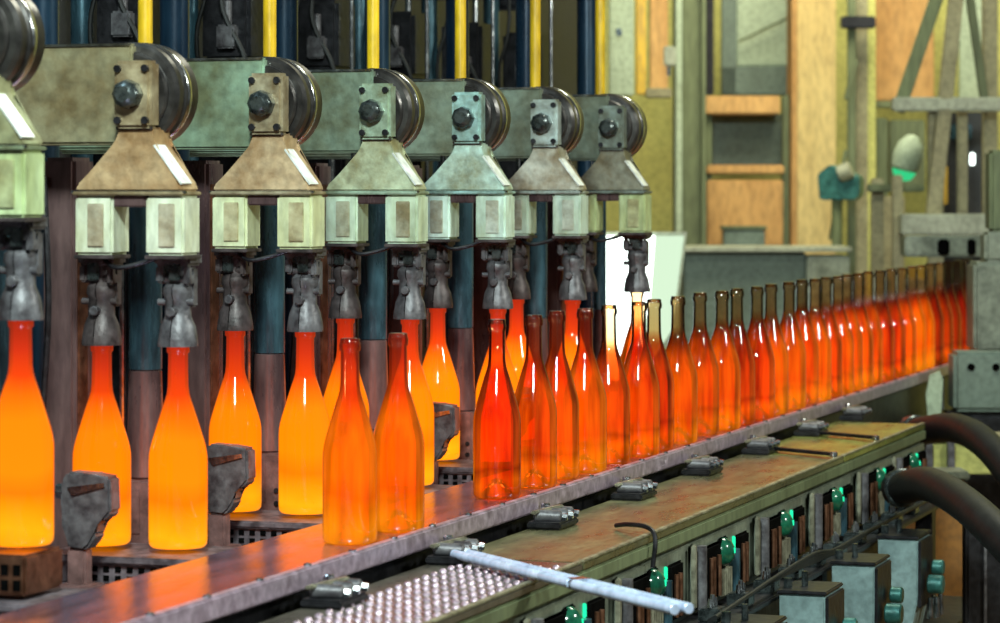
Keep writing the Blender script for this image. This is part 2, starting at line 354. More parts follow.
    hs = MB(); hs.tube([(-.05,-.03,zk+.135),(-.02,-.045,zk+.118),(.012,-.04,zk+.122),(.05,-.032,zk+.135)], .0035, 8)
    hs.build('air_hose', M['black'], t)
    return t
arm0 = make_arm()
tints = {-1:(.55,.62,.42),0:(.95,.72,.48),1:(1,.80,.58),2:(.92,1.12,.92),3:(.92,1.32,1.38),4:(.95,1.02,1.05),5:(.50,.56,.54)}
ctint = {-1:(.7,.8,.5),0:(.95,.95,.85),1:(.95,.95,.7),2:(.88,1,.9),3:(.95,1.12,1.15),4:(.8,.92,.92),5:(.8,.9,.6)}
atint = {-1:(1,1,1),0:(1.2,1.0,.75),1:(.9,1.15,1),2:(.85,1.05,1),3:(.9,1,.95),4:(.8,.9,.9),5:(.75,.85,.85)}
look = {-1:'olive hooded', 0:'rust-stained tan hooded', 1:'pale tan hooded', 2:'light cream-green hooded', 3:'pale blue-white hooded', 4:'spotted grey hooded', 5:'dark grey hooded'}
arms = {}
for n in SEC:
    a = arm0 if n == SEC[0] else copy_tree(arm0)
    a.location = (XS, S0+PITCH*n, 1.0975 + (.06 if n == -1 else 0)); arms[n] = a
for n in SEC:
    a = arms[n]
    tag(a, '%s takeout arm, %s of the row' % (look[n], AN[n+1]), 'machine arm', 'hooded takeout arms along the bottle machine')
    for ch in [x for x in bpy.data.objects if x.parent == a]:
        if ch.name.startswith(('hood','mounting')): ch.color = (*tints[n],1)
        if ch.name.startswith('casing'): ch.color = (*ctint[n],1)
        if ch.name.startswith('arm_beam'): ch.color = (*atint[n],1)
        for g in [x for x in bpy.data.objects if x.parent == ch]:
            if g.name.startswith('inset'): g.color = (*ctint[n],1)

ARMN = ['leftmost', 'second', 'third', 'fourth', 'fifth', 'sixth', 'farthest']
for n in SEC:
    y = S0+PITCH*n; z = 1.0975+(.062 if n == -1 else .002)
    if n != 5: bottle(XS-.063, y, z-.0005, .97, .52 if n < 3 else .6, 'yellow-orange hot bottle held in the left tong of the %s takeout arm' % ARMN[n+1], 'fresh hot bottles hanging in the tongs')
    bottle(XS+.062, y, z-.0005, 1.0 if n < 5 else .25, .56, ('yellow-orange hot bottle held in the right tong of the %s takeout arm' if n < 5 else 'pale-necked bottle held in the right tong of the %s takeout arm') % ARMN[n+1], 'fresh hot bottles hanging in the tongs', 0 if n < 5 else .8)

# dead plates, brackets, columns, pipes
def make_dead():
    t = empty('dead_plate', (XS, S0, 1.05), 'x', 'plate')
    m = MB(); m.box((0,0,.036),(.25,.17,.012),.003); m.build('plate_top', M['deadplate'], t)
    m = MB(); m.box((0,0,.015),(.215,.150,.030),.002); m.build('perforated_base', M['deadplate'], t)
    h = MB()
    for i in range(11):
        for k in range(2): h.box((-.095+i*.019,-.0755,.009+k*.013),(.009,.003,.008))
    h.build('slot', M['hole'], t)
    return t
d0 = make_dead()
for n in SEC:
    d = d0 if n == SEC[0] else copy_tree(d0)
    d.location = (XS, S0+PITCH*n, 1.05); 
    tag(d, 'dark slotted cooling plate under the hot bottles of the %s takeout arm' % ARMN[n+1], 'plate', 'cooling plates below the takeout arms')
def make_bracket():
    t = empty('sweep_bracket', (XS-.012, S0-.14, 1.05), 'x', 'bracket')
    m = MB(); m.prism([(-.040,.158),(-.030,.172),(.008,.170),(.038,.166),(.040,.115),(.030,.104),(.014,.100),(.016,.082),(.006,.066),(-.004,.058),(-.030,.060),(-.034,.095),(-.042,.120)], -.018, .018, .004)
    m.build('bracket_body', M['tong'], t)
    m = MB(); m.box((-.018,0,.033),(.030,.026,.058),.004); m.box((-.016,0,.0045),(.055,.05,.008),.002); m.build('bracket_foot', M['pinkm'], t)
    m = MB(); m.cyl((-.052,-.004,.142),(-.040,-.004,.142),.011,seg=8); m.cyl((-.062,-.004,.142),(-.052,-.004,.142),.006,seg=10); m.build('clamp_screw', M['chrome'], t)
    m = MB(); m.prism([(-.028,.150),(.030,.158),(.031,.152),(-.02,.138)], -.0215,-.0185); m.build('wear_strip', M['chrome'], t)
    return t
b0 = make_bracket()
for n in SEC:
    b = b0 if n == SEC[0] else copy_tree(b0)
    b.location = (XS-.012, S0-.14+PITCH*n, 1.05)
    tag(b, 'grey stepped steel bracket in front of the left hot bottle at the %s takeout arm' % ARMN[n+1], 'bracket', 'stepped brackets in front of the hot bottles')
def make_column():
    t = empty('guide_column', (-2.011, 4.278, 1.05), 'x', 'column')
    m = MB(); m.box((0,0,.065),(.072,.06,.13),.004); m.box((-.01,-.031,.08),(.03,.003,.07),.001); m.build('column_base', M['pinkm'], t)
    m = MB()
    for k in range(3): m.cyl((.026,-.034,.022+.022*k),(.026,-.029,.022+.022*k),.0045,seg=8)
    split(m, 'base_screw', M['black'], t)
    m = MB(); m.cyl((0,0,.13),(0,0,.30),.031,.026,24,.003); m.build('sleeve', M['brown'], t)
    m = MB(); m.cyl((0,0,.30),(0,0,.68),.0265,seg=24); m.lathe([(.0265,.66),(.030,.662),(.030,.685),(0,.69)]); m.build('shaft', M['blue'], t)
    m = MB(); m.cyl((-.034,-.012,.13),(-.034,-.012,.69),.0055,seg=10); m.build('guide_rod', M['chrome'], t)
    return t
c0 = make_column()
for n in SEC:
    c = c0 if n == SEC[0] else copy_tree(c0)
    c.location = (-2.011, 4.278+PITCH*n, 1.05)
    if n == 5: c.scale = (.55,.55,1)
    tag(c, 'blue steel guide column with thin bright rod just behind the %s takeout arm' % ARMN[n+1], 'column', 'blue guide columns behind the takeout arms')
    p = empty('yellow_pipe', (-2.011, 4.278+PITCH*n, 1.745), 'vertical yellow pipe rising above the %s takeout arm' % ARMN[n+1], 'pipe', 'vertical yellow pipes above the arms')
    MB().cyl((0,0,0),(0,0,.95),.0115,seg=18).build('pipe_body', M['yellow'], p)
    MB().lathe([(0,0),(.017,0),(.017,.02),(.0118,.024)]).build('pipe_collar', M['black'], p)
def make_post():
    t = empty('machine_post', (-2.1, 4.18, 1.05), 'x', 'post')
    m = MB(); m.box((0,0,.315),(.055,.07,.63),.006); m.build('post_body', M['brown'], t)
    m = MB(); m.box((.029,-.01,.34),(.004,.03,.50),.001); m.build('side_strip', M['copper'], t)
    m = MB(); m.tube([(-.02,-.045,.05),(-.024,-.043,.2),(-.012,-.044,.4),(-.02,-.043,.6)],.005,8); m.build('cable', M['black'], t)
    return t
p0 = make_post()
for n in SEC:
    c = p0 if n == SEC[0] else copy_tree(p0)
    c.location = (-2.1, 4.19+PITCH*n, 1.05)
    tag(c, 'sooty brown square post left of the blue guide column at the %s takeout arm' % ARMN[n+1], 'post', 'sooty posts between the sections')
# second row: darker rear posts, pipes and valve blocks above the beams
def make_rear():
    t = empty('rear_valve_unit', (-2.55, 4.5, 1.05), 'x', 'valve unit')
    m = MB(); m.box((0,0,.40),(.16,.10,.80),.008); m.box((.02,-.02,.93),(.11,.12,.16),.01); m.box((-.02,0,1.2),(.14,.08,.25),.01); m.build('housing', M['black'], t)
    m = MB(); m.cyl((.05,-.05,0),(.05,-.05,1.5),.008,seg=10); m.cyl((.09,-.03,.2),(.09,-.03,1.5),.005,seg=10); split(m, 'steel_rod', M['chrome'], t)
    m = MB(); m.cyl((-.07,-.065,0),(-.07,-.065,1.5),.022,seg=18); m.build('rear_pipe', M['blue'], t)
    m = MB(); m.box((.03,-.09,.90),(.04,.03,.05),.004); m.cyl((.03,-.09,.92),(.03,-.09,.975),.010); m.build('valve', M['tong'], t); m = MB().box((-.01,-.075,.80),(.03,.02,.03),.003); m.build('small_valve', M['tong'], t)
    m = MB(); m.tube([(.05,-.07,.75),(.07,-.09,.85),(.02,-.10,.98),(.06,-.08,1.15),(.03,-.07,1.4)],.006,8); m.tube([(-.03,-.06,.75),(-.04,-.09,.9),(-.01,-.09,1.05),(-.03,-.07,1.4)],.005,8); split(m, 'cable', M['rubber'], t)
    return t
r0 = make_rear()
for i in range(9):
    c = r0 if i == 0 else copy_tree(r0)
    c.location = (-2.55, 3.85+PITCH*i, 1.05)
    tag(c, 'black rear valve unit with cables behind the beams, %s from the left' % ORD[i], 'valve unit', 'black valve units behind the arm beams')
for n in SEC:
    p = empty('blue_pipe', (-2.2, 4.80+PITCH*n, 1.05), 'thick dark blue vertical pipe right of the %s yellow pipe' % ('leftmost' if n < 0 else ORD[n+1]), 'pipe', 'dark blue pipes behind the arms')
    MB().cyl((0,0,0),(0,0,1.55),.026,seg=24).build('pipe_body', M['navy'], p)
    m = MB()
    for z in (.03,.70,1.2): m.lathe([(.027,z),(.034,z+.001),(.034,z+.014),(.027,z+.015)])
    split(m, 'pipe_clamp', M['black'], p)
# machine body structure
o = MB().box((-2.97,6.6,1.5),(.08,6.4,3.0)).build('wall_left', M['walldark']); tag(o, kind='structure')
mb = empty('machine_bed', (-2.34, 5.5, 0), 'dark cast machine bed carrying the cooling plates, posts and columns', 'machine')
MB().box((.01,0,.52),(1.02,5.6,1.04),.01).build('bed_body', M['deck'], mb)
MB().box((.01,0,1.045),(1.05,5.6,.01),.002).build('bed_top', M['deck'], mb)
# debris glass cullet on the bed and belt edge
m = MB()
for i in range(420):
    y = random.uniform(3.2,7.0); x = random.uniform(-2.04,-1.81); s = random.uniform(.003,.010)
    if any(abs(y-(S0+PITCH*n)) < .11 for n in SEC): continue
    m.box((x,y,1.05+s*.35),(s*1.4,s,s*.7),0,Matrix.Rotation(random.uniform(0,3),3,'Z'))
tag(m.build('glass_cullet', M['chrome'] if False else M['pinkm']), 'scattered broken glass chips lying on the dark machine bed', 'debris', kind='stuff')

t = empty('cooling_stand', (XS+.04, S0-PITCH, 1.098), 'dark slotted stand block under the raised leftmost hot bottle', 'stand')
MB().box((0,0,.027),(.115,.11,.054),.004).build('stand_body', M['copper'], t)  # copper tone puts the bottle's reflected glow into the colour
m = MB()
for i in range(6):
    for k in range(2): m.box((-.045+i*.018,-.0555,.014+k*.020),(.010,.003,.014))
m.build('slot', M['hole'], t)['kind'] = 'stuff'
# ------------------------------------------------------------------ conveyor
cv = empty('conveyor', (-1.68, 6.6, 0), 'long conveyor with purple-tinted grey steel belt carrying the bottle row', 'conveyor')
def L_(b, name, mat): return b.build(name, mat, cv)
m = MB(); m.box((0,0,1.0875),(.215,8.0,.020),.002)
L_(m,'belt',M['belt'])
m = MB(); m.box((.1165,0,1.096),(.016,8.0,.030),.003); L_(m,'front_rail',M['rail'])
m = MB(); m.box((0,0,1.03),(.20,7.9,.09),.004); m.box((0,0,.5),(.16,7.6,.98)); L_(m,'conveyor_frame',M['black'])
bolts = MB()
for i in range(44):
    y = -3.6+i*.17; bolts.lathe([(.006,0),(.006,.003),(0,.0045)], (.1165,y,1.111), (0,0,1), 8)
L_(bolts,'rail_bolts',M['chrome']); bpy.data.objects['rail_bolts']['kind'] = 'stuff'

# rail clamps (one per section)
def make_clamp():
    t = empty('rail_clamp', (-1.51, 4.32, 1.0625), 'x', 'clamp')
    m = MB(); m.box((-.006,0,.006),(.060,.105,.012),.003); m.build('clamp_base', M['black'], t)
    m = MB()
    for y in (-.030,.004,.036): m.cyl((-.030,y,.021),(.016,y+.010,.019),.0105,seg=14,bev=.003)
    split(m, 'roller', M['tong'], t)
    m = MB()
    for y in (-.030,.004,.036): m.cyl((.016,y+.010,.019),(.026,y+.012,.018),.0065,seg=6,bev=.001)
    split(m, 'screw_end', M['chrome'], t)
    m = MB(); m.bar((-.026,-.05,.027),(-.004,.045,.030),.010,.006,.002); m.build('lever', M['beige'], t)
    m = MB(); m.cyl((-.034,.048,.006),(-.034,.048,.034),.008,seg=12,bev=.002); m.build('pin', M['chrome'], t)
    return t
k0 = make_clamp()
cy = [3.83+.5*i for i in range(8)]
for i, y in enumerate(cy):
    c = k0 if i == 0 else copy_tree(k0)
    c.location = (-1.51, y, 1.0625)
    tag(c, 'black and silver roller clamp bolted beside the conveyor rail, %s from the left' % ORD[i], 'clamp', 'roller clamps along the conveyor rail')

# table plates along the front
def plate(y0, y1, label, tint, z=1.0615):
    t = empty('table_plate', (-1.437, (y0+y1)/2, z-.012), label, 'table plate', 'steel table plates beside the conveyor')
    L = y1-y0-.008
    a = MB().box((0,0,.006),(.222,L,.012),.002).build('plate_sheet', M['table'], t); a.color = (*tint,1)
    MB().box((.106,0,.0135),(.010,L,.004),.001).build('edge_strip', M['tableedge'], t)
    return t
pp = plate(3.0, 4.38, 'studded steel table plate at the lower left beside the conveyor', (.75,.72,.95))
m = MB()
for i in range(34):
    for k in range(8):
        m.lathe([(.0065,0),(.0055,.003),(.0025,.005),(0,.0055)], (-.055+k*.021, -.66+i*.038+(k%2)*.019, .012), (0,0,1), 8)
st = m.build('stud', M['rail'], pp); st['kind'] = 'stuff'
plate(4.38, 6.30, 'long brown table plate in the middle beside the conveyor', (1.05,1.08,.9))
plate(6.30, 6.75, 'yellow-lit table plate right of the long brown one', (1.6,1.8,.8))  # yellow wall's reflection put into the tint, here and on the next plate
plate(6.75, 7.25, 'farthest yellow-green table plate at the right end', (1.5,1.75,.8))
for y, lb in ((6.28,'nearer'),(6.73,'farther')):
    t = empty('seam_bar', (-1.40, y, 1.066), 'thin black bar across the table plates, %s of two' % lb, 'bar')
    MB().bar((-.09,.075,.004),(.058,-.030,.005),.020,.007,.002).build('bar_body', M['black'], t)
    MB().cyl((.062,-.034,-.001),(.062,-.034,.010),.009,seg=12,bev=.002).build('bar_end', M['chrome'], t)
t = empty('bent_wire', (-1.345, 4.78, 1.062), 'thin bent black wire hook lying over the table edge', 'wire')
MB().tube([(-.06,.05,.006),(-.03,.02,.012),(.01,-.01,.012),(.03,-.03,-.002),(.030,-.045,-.05)],.004,8).build('wire_body', M['black'], t)

# front machine body with modules
fb = empty('front_housing', (-1.44, 5.7, 0), 'green-grey machine housing below the table plates with indicator lights', 'machine housing')
MB().box((0,-.7,.975),(.204,4.5,.148),.004).build('housing_body', M['panel'], fb)
MB().box((.109,-.7,1.036),(.012,4.5,.024),.003).build('top_ledge', M['olive'], fb)
MB().box((0,-.7,.45),(.15,4.4,.88)).build('lower_body', M['black'], fb)
tr_ = empty('cable_tray', (-1.29,5.0,0), 'black cable tray shelf running below the green indicator lights', 'shelf')
MB().box((-.005,0,.885),(.085,4.4,.010),.002).build('tray_sheet', M['black'], tr_)
MB().box((.06,.3,.660),(.17,3.6,.012),.002).build('lower_shelf', M['black'], tr_)
for y_ in (-1.4,-.3,.8,2.0): MB().box((.01,y_,.44),(.04,.05,.88),.002).build('support', M['black'], tr_)
def make_module():
    t = empty('control_module', (-1.334, 5.72, .90), 'x', 'control module')
    x = .004
    MB().box((x-.001,0,.06),(.006,.39,.112),.002).build('module_plate', M['panel'], t)
    m = MB(); m.box((x+.006,-.085,.055),(.010,.105,.098),.005); m.box((x+.006,.135,.052),(.010,.085,.096),.004); m.box((x+.0045,0,.078),(.006,.058,.058),.003); split(m, 'recess', M['hole'], t)
    m = MB()
    for yy in (-.115,-.098,-.060,.12,.145): m.cyl((x+.014,yy,.010),(x+.014,yy,.082),.0045,seg=8)
    split(m, 'copper_tube', M['copper'], t)
    g = MB(); g.lathe([(.026,0),(.026,.008),(.020,.018),(.010,.024),(0,.026)], (x+.002,0.0,.098-.018), (1,0,0), 20); g.build('green_lens', M['greenglass'], t)
    MB().box((x+.028,-.003,.084),(.003,.004,.013),.0015).build('green_light', M['greenled'], t)
    MB().box((x+.004,.085,.088),(.006,.008,.022),.0015).build('small_light', M['greenled'], t)
    m = MB()
    for k in range(5): m.cyl((x+.006,-.026+k*.015,.004),(x+.006,-.026+k*.015,.050),.0085,seg=10)
    m.build('ribbed_block', M['beige'], t)
    MB().cyl((x+.008,.066,.0),(x+.008,.066,.078),.013,seg=14).build('blue_cylinder', M['blue'], t)
    MB().cyl((x+.008,-.170,.0),(x+.008,-.170,.110),.012,seg=14).build('steel_cylinder', M['tong'], t)
    MB().box((x+.006,-.205,.06),(.008,.014,.11),.002).build('side_rib', M['beige'], t)
    return t
m0 = make_module()
my = [4.30,4.77,5.24,5.71,6.18,6.65,7.05]
for i, y in enumerate(my):
    c = m0 if i == 0 else copy_tree(m0)
    c.location = (-1.334, y, .90)
    tag(c, 'control module with round green lens and copper tubes %s from the left' % ORD[i], 'control module', 'control modules on the front housing')
# junction boxes
def make_jb():
    t = empty('junction_box', (-1.30, 6.35, .64), 'x', 'box')
    m = MB(); m.prism([(-.040,.0),(.026,.0),(.042,.07),(.043,.198),(-.042,.198)], -.07,.07,.003); m.build('box_body', M['jbox'], t)
    m = MB(); m.box((0,0,.2015),(.092,.148,.007),.002); m.build('box_lid', M['black'], t)
    m = MB(); m.box((.046,0,.125),(.006,.142,.140),.002); m.build('dark_side', M['black'], t)
    m = MB(); m.cyl((.055,-.02,.10),(.088,-.02,.10),.020,seg=16,bev=.003); m.cyl((.055,.03,.13),(.080,.03,.13),.016,seg=16,bev=.003); split(m, 'plug', M['teal'], t)
    m = MB()
    for k in range(4): m.cyl((.064+.010*(k%2),-.045+.022*k,.03),(.064+.010*(k%2),-.045+.022*k,.075),.007,.005,10,.001)
    split(m, 'connector', M['chrome'], t)
    m = MB(); m.cyl((-.01,0,.205),(-.01,0,.232),.006,seg=10); m.cyl((-.035,-.03,.205),(-.035,-.03,.222),.008,seg=8); split(m, 'lid_screw', M['nut'], t)
    return t
j0 = make_jb()
for i, y in enumerate([4.93,5.39,5.84,6.30]):
    c = j0 if i == 0 else copy_tree(j0)
    c.location = (-1.198, y, .70)
    tag(c, 'blue-grey junction box with dark side and teal plugs, %s' % ('nearest and mostly below the frame','second nearest','third nearest','farthest of the row')[i], 'box', 'junction boxes below the front housing')
# fittings on the cable tray
for i in range(10):
    y = 5.0+i*.2
    t = empty('air_fitting', (-1.282, y, .890), 'chrome air fitting on the dark cable tray, %s from the left' % ORD[i], 'fitting', 'chrome air fittings on the cable tray')
    m = MB(); m.box((0,0,.012),(.04,.05,.024),.003); m.build('fitting_block', M['nut'], t)
    m = MB()
    for k in range(3): m.cyl((.0,-.016+k*.016,.024),(.0,-.016+k*.016,.040+.006*(k%2)),.0055,.004,8,.001)
    split(m, 'nipple', M['chrome'], t)
m = MB()
for k in range(6):
    o_ = k*.004
    m.tube([(-1.262+.002*k,4.9,.905+o_*.3),(-1.262,5.4+.05*k,.915+o_*.5),(-1.262,5.9,.905+o_*.3),(-1.262,6.5-.05*k,.912),(-1.262,7.2,.906)],.004,8)
tag(m.build('cable_bundle', M['rubber']), 'bundle of black cables running along the front cable tray', 'cables')

# pale blue bars
t = empty('double_bar', (-1.26, 4.08, 1.07), 'pair of pale blue steel bars lying across the table plate and past its edge', 'bar')
A = Vector((-1.499,4.306,1.0775)); B = Vector((-1.235,4.05,1.0755)); D = Vector((-1.03,3.855,1.0735)); o_ = Vector(t.location)
nrm = (B-A).cross(Vector((0,0,1))).normalized()*.0105
for s_ in (-1,1):
    MB().cyl(A+nrm*s_-o_, B+nrm*s_-o_, .0072, seg=12, bev=.001).build('near_bar', M['bluebar'], t)
    MB().cyl(B+nrm*s_*1.05+(B-A).normalized()*.012-o_, D+nrm*s_*1.05-o_, .0078, seg=12, bev=.001).build('outer_bar', M['bluebar'], t)
MB().box(B+(B-A).normalized()*.006-o_, (.030,.030,.016), .003, Matrix.Rotation(math.radians(-44),3,'Z')).build('joint_block', M['chrome'], t)

# hoses at right
def hose(pts, r, label):
    P = [Vector(p) for p in pts]; t = empty('rubber_hose', P[0], label, 'hose')
    MB().tube([p-P[0] for p in P], r, 18, 8).build('hose_body', M['rubber'], t)
    d = (P[1]-P[0]).normalized(); MB().cyl(-d*.03, d*.02, r*1.18, seg=18, bev=.004).build('hose_collar', M['nut'], t)
    return t
hose([at(902,488,6.6), at(928,484,6.3), at(962,502,6.0), at(1000,536,5.7), at(1060,600,5.4)], .036, 'thick black rubber hose curving down at the lower right')
hose([at(915,432,7.6), at(955,428,7.3), at(990,448,7.0), at(1030,500,6.7)], .036, 'upper black rubber hose curving behind the thicker one')

# right side machine
t = empty('end_machine', at(975,420,8.6), 'grey-green machine block with two bolt holes at the right end of the row', 'machine')
o_ = Vector(t.location)
rt = Vector((cs, sn, 0)); fw = Vector((-sn, cs, 0)); RM = Matrix((rt, fw, Vector((0,0,1)))).transposed()
def pb(mb_, x0, y0, x1, y1, d, th, bev=.005, o=None):
    """a box of thickness th whose near face spans the measured rectangle at depth d"""
    if y1 == 560: y1 = 190+CAMZ*F/d
    a, b = at(x0,y0,d), at(x1,y1,d); c = (a+b)/2 + fw*th/2 - (o if o is not None else Vector())
    w = abs(x1-x0)/F*d; h = abs(y1-y0)/F*d
    return mb_.box(c, (w, th, h), min(bev, w*.2, h*.2), RM)
m = MB(); pb(m,954,352,1060,412,8.6,.12,.012,o_); m.build('machine_block', M['greyteal'], t)
m = MB(); [m.cyl(at(x,367,8.6)-o_-fw*.006, at(x,367,8.6)-o_+fw*.01, .011, seg=14) for x in (971,996,1022)]; split(m, 'bolt_hole', M['hole'], t)
m = MB(); pb(m,974,262,1060,352,8.8,.15,.01,o_); pb(m,985,232,1050,262,8.8,.1,.01,o_); m.build('upper_housing', M['panel'], t)
m = MB(); pb(m,942,412,1060,560,8.62,.12,.02,o_); m.build('lower_block', M['black'], t)
m = MB(); pb(m,990,150,1060,232,8.9,.1,.01,o_); m.build('side_column', M['olive'], t)
t = empty('guard_flap', at(934,418,8.5), 'pale grey-white guard flap in front of the right end machine', 'guard'); o_ = Vector(t.location)
m = MB(); p = [at(928,418,8.5),at(941,414,8.5),at(943,380,8.5),at(940,371,8.5),at(930,375,8.5),at(926,395,8.5)]
vs = [m.bm.verts.new(q-o_) for q in p]; vb = [m.bm.verts.new(q-o_+fw*.012) for q in p]
m.bm.faces.new(vs); m.bm.faces.new(vb[::-1]); [m.bm.faces.new((vs[i],vs[(i+1)%6],vb[(i+1)%6],vb[i])) for i in range(6)]
m.build('flap_sheet', M['palegreen'], t)
m = MB(); pb(m,938,376,944,410,8.52,.03,.002,o_); m.build('flap_hinge', M['nut'], t)
m = MB(); pb(m,932,400,937,560,8.53,.02,.002,o_); m.build('flap_post', M['black'], t)

# lower right: amber sheet and dark post
t = empty('amber_cabinet', at(925,640,7.8), 'amber-brown sheet metal cabinet below the hoses', 'cabinet'); o_ = Vector(t.location)
m = MB(); pb(m,890,480,968,560,7.8,.12,.01,o_); m.build('cabinet_body', M['amber'], t)
m = MB(); pb(m,888,472,970,480,7.79,.14,.004,o_); m.build('cabinet_top', M['panel'], t)
t = empty('black_post', at(978,640,6.6), 'black vertical post at the lower right edge', 'post'); o_ = Vector(t.location)
m = MB(); pb(m,966,522,1005,560,6.6,.06,.006,o_); m.build('post_body', M['black'], t)
m = MB(); pb(m,984,520,987,560,6.59,.01,.001,o_); m.build('post_edge', M['tong'], t)
t = empty('rear_table', at(960,440,8.2), 'olive-yellow table behind the upper hose', 'table'); o_ = Vector(t.location)
m = MB(); pb(m,925,436,1100,442,8.2,.15,.004,o_); m.build('table_top', M['scaff'], t)
m = MB(); pb(m,932,442,1100,474,8.22,.1,.004,o_); m.build('table_skirt', M['wallg'], t)
m = MB(); [pb(m,x,442,x+7,560,8.18,.03,.002,o_) for x in (926,948,1040)]; split(m, 'table_leg', M['tong'], t)

# ------------------------------------------------------------------ hall
o = MB().box((0,7,-.05),(16,22,.1)).build('floor', M['floor']); tag(o, kind='structure')
o = MB().box((-1,14.05,2.5),(12,.1,5.2)).build('wall_back', M['wallg']); tag(o, kind='structure')
def bgthing(name, x, y, d, label, cat, parts, group=None):
    t = empty(name, at(x,y,d), label, cat, group); o_ = Vector(t.location)
    for nm, mt, rects in parts:
        for r in rects:
            m = MB()
            if len(r) == 6: pb(m, r[0],r[1],r[2],r[3], r[4], r[5], .006, o_)
            else: m.bar(at(r[0],r[1],r[4])-o_, at(r[2],r[3],r[4])-o_, r[5], r[6], .004)
            m.build(nm, M[mt], t)
    return t
# bright lamp panel behind the last section
t = empty('light_panel', at(637,380,9.3), 'blazing white work light panel behind the farthest takeout arm', 'lamp'); o_ = Vector(t.location)
def polyp(name, pts, d, th, mat):
    m = MB(); a = [m.bm.verts.new(at(x,y,d)-o_) for x,y in pts]; b = [m.bm.verts.new(at(x,y,d)-o_+fw*th) for x,y in pts]; n = len(pts)
    m.bm.faces.new(a); m.bm.faces.new(b[::-1]); [m.bm.faces.new((a[i],a[(i+1)%n],b[(i+1)%n],b[i])) for i in range(n)]
    m.build(name, M[mat], t)
polyp('lamp_face', [(585,236),(655,236),(650,300),(630,380),(585,380)], 9.3, .02, 'lampg')
polyp('side_screen', [(655.5,236),(684,236),(672,330),(640,380),(631,380),(651,300)], 9.3, .02, 'lampg2')
polyp('lamp_back', [(583,232),(687,232),(675,332),(642,384),(583,384)], 9.325, .05, 'palegrey')
m = MB(); pb(m,590,384,600,560,9.33,.04,.003,o_); pb(m,635,384,645,560,9.33,.04,.003,o_); split(m, 'lamp_stand', M['olive'], t)

bgthing('equipment_cabinet', 760,520,11.5, 'low grey-green equipment cabinet behind the bottle necks', 'cabinet', [
  ('cabinet_body','greyteal',[(684,252,806,560,11.5,.3)]), ('side_box','panel',[(807,256,850,560,11.45,.3)]), ('top_sheet','palegrey',[(680,247,852,252,11.44,.38)])])
bgthing('green_pillar', 690,560,12.6, 'dark green steel pillar left of the shelf rack', 'pillar', [
  ('web','olive',[(682,-120,702,560,12.6,.10)]), ('flange','palegreen',[(676,-120,682,560,12.55,.25)]), ('rear_flange','olive',[(702,-120,706,560,12.55,.25)])])
bgthing('shelf_rack', 745,560,12.9, 'tan wooden shelf rack between green pillar and yellow pillar', 'shelf', [
  ('rack_post','olive',[(706,95,712,560,12.9,.08),(783,95,790,560,12.9,.08)]),
  ('shelf_board','tan',[(700,96,780,114,12.85,.25),(707,165,784,174,12.87,.25)]),
  ('back_sheet','greyteal',[(711,114,784,166,13.1,.03)]),
  ('wood_bin','tan',[(707,180,783,246,12.88,.25)])])
bgthing('dark_crate', 744,246,12.7, 'small dark crate in front of the tan wooden bin', 'crate', [
  ('crate_body','greyteal',[(724,228,765,247,12.7,.12)]), ('crate_lid','olive',[(722,226,767,229.5,12.69,.13)])])
bgthing('window_frame', 755,95,13.5, 'pale green window panel high on the back wall with grey frame', 'window', [
  ('pane','palegreen',[(737,-60,796,66,13.5,.05)]), ('frame_post','greyteal',[(722,-60,737,95,13.45,.08)]), ('sill','greyteal',[(722,66,796,95,13.45,.08)]),
  ('dark_jamb','black',[(706,-60,714,95,13.4,.08)]), ('diagonal_stay','olive',[(738,42,796,14,13.42,.012,.012)])])
bgthing('tan_pillar', 812,560,12.8, 'wide yellow-tan wooden pillar right of the shelf rack', 'pillar', [
  ('pillar_body','yboard',[(796,-120,836,560,12.8,.22)]), ('edge_board','tan',[(792,-120,797,560,12.78,.24)])])
bgthing('pipe_stand', 862,560,12.0, 'tall olive pipe with clamp bracket beside the tan pillar', 'pipe', [
  ('main_pipe','olive',[(848,-120,856,560,12.0,.04)]), ('yellow_duct','scaff',[(856,-120,868,560,12.1,.05)]), ('clamp','black',[(842,16,876,28,11.95,.08)]),
  ('rear_pipe','wallg',[(868,-120,876,560,12.1,.04)]), ('strut','olive',[(856,60,846,100,11.95,.02,.02),(846,150,830,240,11.95,.015,.015)])])
t = empty('teal_valve', at(842,200,11.86), 'teal valve box with white cap on the olive pipe', 'valve'); o_ = Vector(t.location)
m = MB(); m.prism([(-.08,.0),(.06,.0),(.08,.02),(.08,.09),(.02,.12),(-.04,.14),(-.09,.10)], -.05,.05,.006); m.build('valve_body', M['teal'], t)
m = MB(); m.cyl((.0,-.06,.10),(.05,-.06,.12),.035,seg=16,bev=.006); m.build('valve_cap', M['palegrey'], t)
m = MB(); m.cyl((-.02,0,-.20),(-.02,0,.0),.022,seg=14); m.build('valve_stem', M['olive'], t)
bgthing('orange_panel', 905,110,13.3, 'peach orange wall panel behind the diagonal frame', 'panel', [
  ('panel_sheet','tan',[(876,-60,934,101,13.3,.05)]), ('bottom_rail','olive',[(874,101,936,108,13.25,.08)]), ('pale_edge','palegreen',[(960,-60,985,110,13.3,.05)])])
